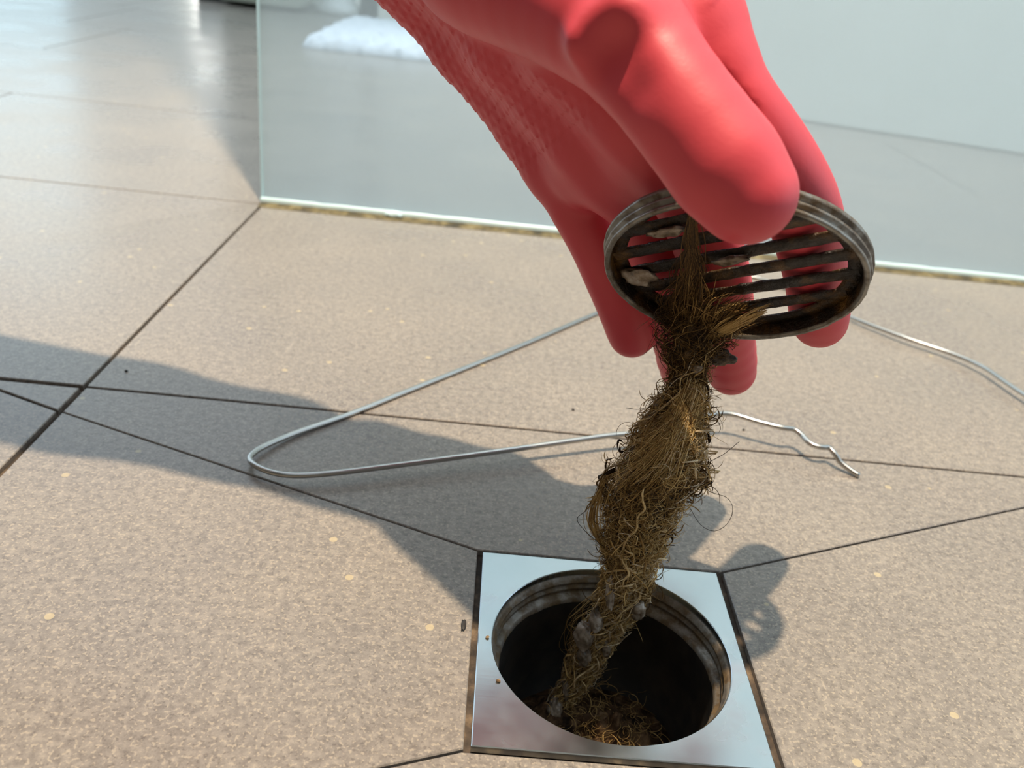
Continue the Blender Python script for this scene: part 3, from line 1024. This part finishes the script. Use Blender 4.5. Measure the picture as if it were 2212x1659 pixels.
# open web on the left side, low down
for k in range(30):
    f = rng.random() ** 0.7
    P = np.array([at(1314 + rng.normal(0, 5), 1018 + rng.normal(0, 10), .330), at(1308 - 24 * f, 1062 + rng.normal(0, 6), .331), at(1306 - 46 * f, 1108 + rng.normal(0, 5), .332),
                  at(1306 - 36 * f, 1146 + rng.normal(0, 6), .333), at(1308 - 10 * f, 1178 + rng.normal(0, 6), .334), at(1318, 1210, .335)])
    paths.append(smooth_path(P, 24)); rads.append(rng.uniform(0.00007, 0.00026)); cols.append(pal(1150, rng.normal(-0.5, 0.6)))
for k in range(14):
    x0, y0 = rng.uniform(1262, 1290), rng.uniform(1070, 1165)
    P = np.array([at(x0, y0, .332), at((x0 + 1310) / 2, y0 + rng.normal(-4, 8), .3325), at(1314, y0 + rng.normal(-8, 12), .333)])
    paths.append(smooth_path(P, 12)); rads.append(rng.uniform(0.00008, 0.0003)); cols.append(pal(1150, rng.normal(-0.4, 0.6)))
# smooth hairs combed over the upper front of the lump
for k in range(330):
    ya = rng.uniform(815, 905); yb = ya + rng.uniform(70, 190)
    ts = np.linspace(0, 1, 24); y = ya + (yb - ya) * ts
    c, hw = clump_at(y)
    fx = np.linspace(rng.uniform(-0.2, 0.95), rng.uniform(-0.95, 0.3), 24)
    P = c + ER * (hw * fx)[:, None] - ED * (0.66 * hw * np.sqrt(np.maximum(0, 1 - fx * fx)) * rng.uniform(0.95, 1.12) + 0.0004)[:, None]
    P += 0.0004 * np.sin(ts * rng.uniform(3, 8) + rng.uniform(0, 6))[:, None] * CU
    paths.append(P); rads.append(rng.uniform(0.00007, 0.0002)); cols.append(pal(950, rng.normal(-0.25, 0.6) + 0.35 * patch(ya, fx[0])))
# dark leaf-like scraps hooked at the right edge and left corner
for (x0, y0, x1, y1, r0) in ((1524, 918, 1530, 962, .0007), (1512, 1028, 1541, 1040, .0007), (1530, 1052, 1540, 1036, .0009), (1348, 958, 1334, 972, .0006), (1340, 962, 1352, 972, .0006), (1302, 1026, 1330, 1010, .0012), (1452, 1108, 1464, 1092, .0006), (1436, 1150, 1452, 1172, .0005), (1474, 1050, 1502, 1062, .0005), (1500, 820, 1530, 862, .0004)):
    t = np.linspace(0, 1, 9)[:, None]
    zc = float(np.interp(y0, ROWY, PR[:, 3])) - 0.004
    P = at(x0, y0, zc) * (1 - t) + at(x1, y1, zc) * t + 0.0012 * np.sin(t * 3.1) * (ER * rng.normal() + CU * rng.normal())
    paths.append(P); rads.append(r0 * np.sin(np.linspace(0.15, 3.0, 9)) * (0.8 + 0.4 * rng.random(9))); cols.append(PAL[0] * 1.2)
# stray loops inside the hole
for k in range(16):
    P = np.array([at(1318 + rng.normal(0, 10), 1268, .338), at(1270 + rng.normal(0, 14), 1300 + rng.normal(0, 8), .342), at(1238 + rng.normal(0, 12), 1345 + rng.normal(0, 8), .347), at(1232 + rng.normal(0, 10), 1395, .352), at(1250, 1430, .355)])
    paths.append(smooth_path(P, 24)); rads.append(rng.uniform(0.00006, 0.00012)); cols.append(pal(1300, rng.normal(-0.8, 0.5)))
# fibres standing out of the sludge at the bottom
for k in range(150):
    c0 = np.array([rng.normal(0.008, 0.010), rng.normal(0.008, 0.008), -0.0475]); rr_ = math.hypot(c0[0], c0[1])
    if rr_ > 0.033: continue
    a = np.linspace(0, rng.uniform(2, 6), 18) + rng.uniform(0, 6.28); Rr = rng.uniform(0.001, 0.005)
    P = c0 + Rr * np.stack([np.cos(a), np.sin(a), 0.5 * np.sin(a * 0.7 + k)], -1) + np.linspace(0, 1, 18)[:, None] * np.array([rng.normal(0, .003), rng.normal(0, .003), rng.uniform(0, .006)])
    P[:, 2] = np.maximum(P[:, 2], -0.056)
    paths.append(P); rads.append(rng.uniform(0.00008, 0.0002)); cols.append(pal(1000, rng.normal(-1.2, 0.6)))
# fly-away ends round the outline
for k in range(170):
    y = rng.uniform(640, 1480)
    c, hw = clump_at(np.array([y])); c = c[0]; hw = hw[0]
    s_ = 1 if rng.random() < 0.55 else -1
    o = c + ER * s_ * hw * rng.uniform(0.5, 0.95) + ED * hw * rng.uniform(-0.5, 0.5)
    L = rng.uniform(0.002, 0.009)
    dirv = ER * s_ * rng.uniform(0.3, 1.0) + np.array([0, 0, rng.uniform(-1, 0.6)]) + ED * rng.normal(0, 0.3)
    dirv /= np.linalg.norm(dirv)
    bend = rng.normal(0, 0.7, 3)
    t = np.linspace(0, 1, 14)[:, None]
    P = o + dirv * L * t + bend * L * 0.5 * t ** 2 + 0.0003 * np.sin(t * 9 + rng.uniform(0, 6)) * ED
    paths.append(P); rads.append(rng.uniform(0.00004, 0.0001)); cols.append(pal(y, rng.normal(-0.8, 0.5)))
V, Q, ids = tubes(paths, rads, 3)
me = mesh_np('strands', V, Q)
ca = me.color_attributes.new('tint', 'FLOAT_COLOR', 'POINT')
cc = np.ones((len(V), 4), np.float32); cc[:, :3] = np.array(cols)[ids]
ca.data.foreach_set('color', cc.ravel())
o = link('strands', me, M['hair'], hair); o['kind'] = 'stuff'

# matted core
def core():
    ys = np.linspace(705, 1545, 150); n = 48
    c, hw = clump_at(ys)
    a = np.linspace(0, 2 * np.pi, n, endpoint=False)
    V = np.zeros((len(ys), n, 3))
    for j in range(len(ys)):
        sc = np.interp(ys[j], [705, 760, 830, 900, 1100, 1200, 1300, 1420, 1545], [0.35, 0.6, 0.7, 0.80, 0.72, 0.66, 0.55, 0.5, 0.35])
        for i in range(n):
            p = c[j] + hw[j] * sc * (math.cos(a[i]) * ER + 0.6 * math.sin(a[i]) * ED)
            q = p * 1000
            dsp = 0.0016 * fbm((q[0] * 0.28, q[1] * 0.28, q[2] * 0.17), 5) + 0.0006 * fbm((q[0] * 1.1, q[1] * 1.1, q[2] * 0.6), 3)
            V[j, i] = p + dsp * (math.cos(a[i]) * ER + math.sin(a[i]) * ED) * 1.3
    idx = np.arange(len(ys) * n).reshape(len(ys), n); nx = np.roll(idx, -1, 1)
    Q = np.stack([idx[:-1], nx[:-1], nx[1:], idx[1:]], -1).reshape(-1, 4)
    return mesh_np('matted_core', V.reshape(-1, 3), Q)


link('matted_core', core(), M['matted'], hair)

# hair spread over the underside of the grate
def on_grate(px, py, t=0.0):
    d = CF + ((px - W / 2) / F) * CR - ((py - H / 2) / F) * CU
    o = GC - GN * t
    return CAM + d * (((o - CAM) @ GN) / (d @ GN))


paths, rads, cols = [], [], []
def grate_strand(pts, rad, tint, jit=6):
    P = []
    for (x, y, t) in pts: P.append(on_grate(x + rng.normal(0, jit), y + rng.normal(0, jit * 0.5), t))
    paths.append(smooth_path(P, 22)); rads.append(rad); cols.append(tint)


for k in range(170):      # rope coming down from under the thumb
    grate_strand([(1496, 455, .001), (1494 + rng.normal(0, 6), 520, .0015), (1490 + rng.normal(0, 13), 590, .001), (1478 + rng.normal(0, 26), 650, -.0005), (1468 + rng.normal(0, 30), 705, -.003)], rng.uniform(0.00008, 0.00018), pal(640, rng.normal(-0.1, 0.6)), 5)
for k in range(300):      # fan that gathers towards the neck
    x0 = rng.uniform(1425, 1660); y0 = np.interp(x0, [1425, 1500, 1580, 1660], [690, 620, 660, 670]) + rng.normal(0, 16)
    xm = 0.55 * x0 + 0.45 * 1490
    P = [on_grate(x0, y0, .0005), on_grate(xm + rng.normal(0, 10), (y0 + 720) / 2 + rng.normal(0, 12), -.002), on_grate(1480 + 0.35 * (x0 - 1490) + rng.normal(0, 8), 735, -.004), at(1484 + rng.normal(0, 14), 785 + rng.normal(0, 14), .3235)]
    paths.append(smooth_path(P, 22)); rads.append(rng.uniform(0.00006, 0.00019)); cols.append(pal(720, rng.normal(0.4, 0.8)))
for k in range(26):       # bundles of straw-like ends at the lower right
    x0 = rng.uniform(1560, 1665); y0 = np.interp(x0, [1560, 1665], [720, 655]) + rng.normal(0, 10)
    for m in range(5):
        P = [on_grate(x0 + rng.normal(0, 4), y0 + rng.normal(0, 3), -.001), on_grate(x0 - 45, y0 + 22 + rng.normal(0, 3), -.003), on_grate(1515 + rng.normal(0, 6), 742 + rng.normal(0, 5), -.004)]
        paths.append(smooth_path(P, 14)); rads.append(0.00016); cols.append(pal(900, rng.normal(0.2, 0.5)))
V, Q, ids = tubes(paths, rads, 3)
me = mesh_np('grate_strands', V, Q)
ca = me.color_attributes.new('tint', 'FLOAT_COLOR', 'POINT')
cc = np.ones((len(V), 4), np.float32); cc[:, :3] = np.array(cols)[ids]
ca.data.foreach_set('color', cc.ravel())
o = link('grate_strands', me, M['hair'], hair); o['kind'] = 'stuff'; o['label'] = 'dark wet strands spread over the underside of the grate'

# single long hairs
def loose(pts, rad, name='loose_hair'):
    P = smooth_path([at(*q) for q in pts], 40)
    V, Q, ids = tubes([P], [rad], 4)
    me = mesh_np(name, V, Q)
    ca = me.color_attributes.new('tint', 'FLOAT_COLOR', 'POINT')
    ca.data.foreach_set('color', np.tile(np.array([0.025, 0.017, 0.012, 1], np.float32), len(V)))
    return link(name, me, M['hair'], hair)


loose([(1470, 1060, .330), (1492, 1100, .331), (1515, 1135, .332), (1545, 1147, .332), (1572, 1130, .331), (1583, 1100, .330), (1570, 1075, .329), (1530, 1060, .328), (1512, 1030, .328)], .00012)
loose([(1300, 1030, .331), (1272, 1095, .332), (1247, 1120, .332), (1262, 1145, .333), (1290, 1170, .333), (1310, 1185, .334)], .00014)
loose([(1400, 880, .326), (1378, 884, .326), (1352, 881, .326)], .00011)
loose([(1510, 1020, .328), (1530, 1000, .327), (1565, 980, .327), (1598, 953, .326)], .00014)
loose([(1520, 1040, .328), (1532, 1045, .328), (1538, 1036, .328), (1528, 1022, .328)], .0003)
loose([(1410, 1182, .334), (1438, 1178, .334), (1458, 1178, .334)], .00018)
loose([(1500, 820, .3245), (1520, 850, .3245), (1530, 862, .3245), (1512, 868, .3245)], .0002)

# lumps of slime caught in it
def lump(px, py, z, rx, ry, rz, seed, name='slime_lump', m=None):
    bm = bmesh.new(); bmesh.ops.create_icosphere(bm, subdivisions=4, radius=1)
    c = at(px, py, z)
    for v in bm.verts:
        k = 1 + 0.42 * fbm(v.co * 1.1 + Vector((seed * 3.7, seed, 0)), 3)
        p = c + ER * v.co.x * rx * k + CU * v.co.y * ry * k + ED * v.co.z * rz * k
        v.co = Vector(p)
    return from_bm(name, bm, m or M['slime'], hair, True)


lump(1262, 1372, .3445, .0040, .0055, .003, 1); lump(1288, 1338, .340, .0026, .0050, .002, 2); lump(1262, 1418, .349, .0026, .0042, .002, 3)
lump(1318, 1280, .3345, .0016, .0060, .002, 4); lump(1376, 1316, .339, .0038, .0038, .003, 5); lump(1310, 1395, .349, .0020, .0045, .002, 9)
lump(1198, 1532, .357, .0030, .0050, .003, 6); lump(1222, 1490, .356, .0014, .0050, .002, 10); lump(1503, 796, .321, .0026, .0016, .002, 7)
lump(1556, 772, .322, .0050, .0030, .002, 8, 'dark_flap', M['matted'])

# ------------------------------------------------------------------ crumbs on the floor
def crumb(px, py, sx, sy, sz, seed, label):
    c = ground(px, py)
    bm = bmesh.new(); bmesh.ops.create_icosphere(bm, subdivisions=2, radius=1)
    zmin = 9
    for v in bm.verts:
        k = 1 + 0.5 * fbm(v.co * 1.4 + Vector((seed, seed * 2, 0)))
        v.co = Vector((c[0] + v.co.x * sx * k, c[1] + v.co.y * sy * k, v.co.z * sz * k)); zmin = min(zmin, v.co.z)
    for v in bm.verts: v.co.z -= zmin
    return tag(from_bm('crumb', bm, M['pipe'], None), label, 'debris', 'crumbs of dirt on the tiles')


crumb(1001, 1353, .0010, .0028, .0006, 1.3, 'dark sliver of dirt lying just left of the drain plate')
crumb(1238, 886, .0008, .0010, .0005, 2.1, 'tiny dark crumb on the tile left of the hanging hair')
crumb(273, 803, .0010, .0007, .0005, 3.7, 'tiny dark crumb in the arm shadow near the crossing tile joints')
crumb(1606, 930, .0008, .0006, .0005, 4.4, 'tiny dark crumb on the tile under the crinkled wire end')


def rust_crumb(px, py, r, seed, label):
    c = ground(px, py, 0.0006)
    bm = bmesh.new(); bmesh.ops.create_icosphere(bm, subdivisions=2, radius=1)
    for v in bm.verts:
        k = 1 + 0.4 * fbm(v.co * 1.4 + Vector((seed, seed * 2, 0)))
        v.co = Vector((c[0] + v.co.x * r * k, c[1] + v.co.y * r * k, v.co.z * r * 0.5 * k))
    zmin = min(v.co.z for v in bm.verts)
    for v in bm.verts: v.co.z += 0.0006 - zmin
    tag(from_bm('rust_crumb', bm, M['grout_pale']), label, 'debris')


rust_crumb(1053, 1378, .0007, 1.1, 'small ochre crumb on the left side of the steel drain plate, the upper one')
rust_crumb(1076, 1472, .0008, 2.6, 'small rust red crumb on the left side of the steel drain plate, the lower one')
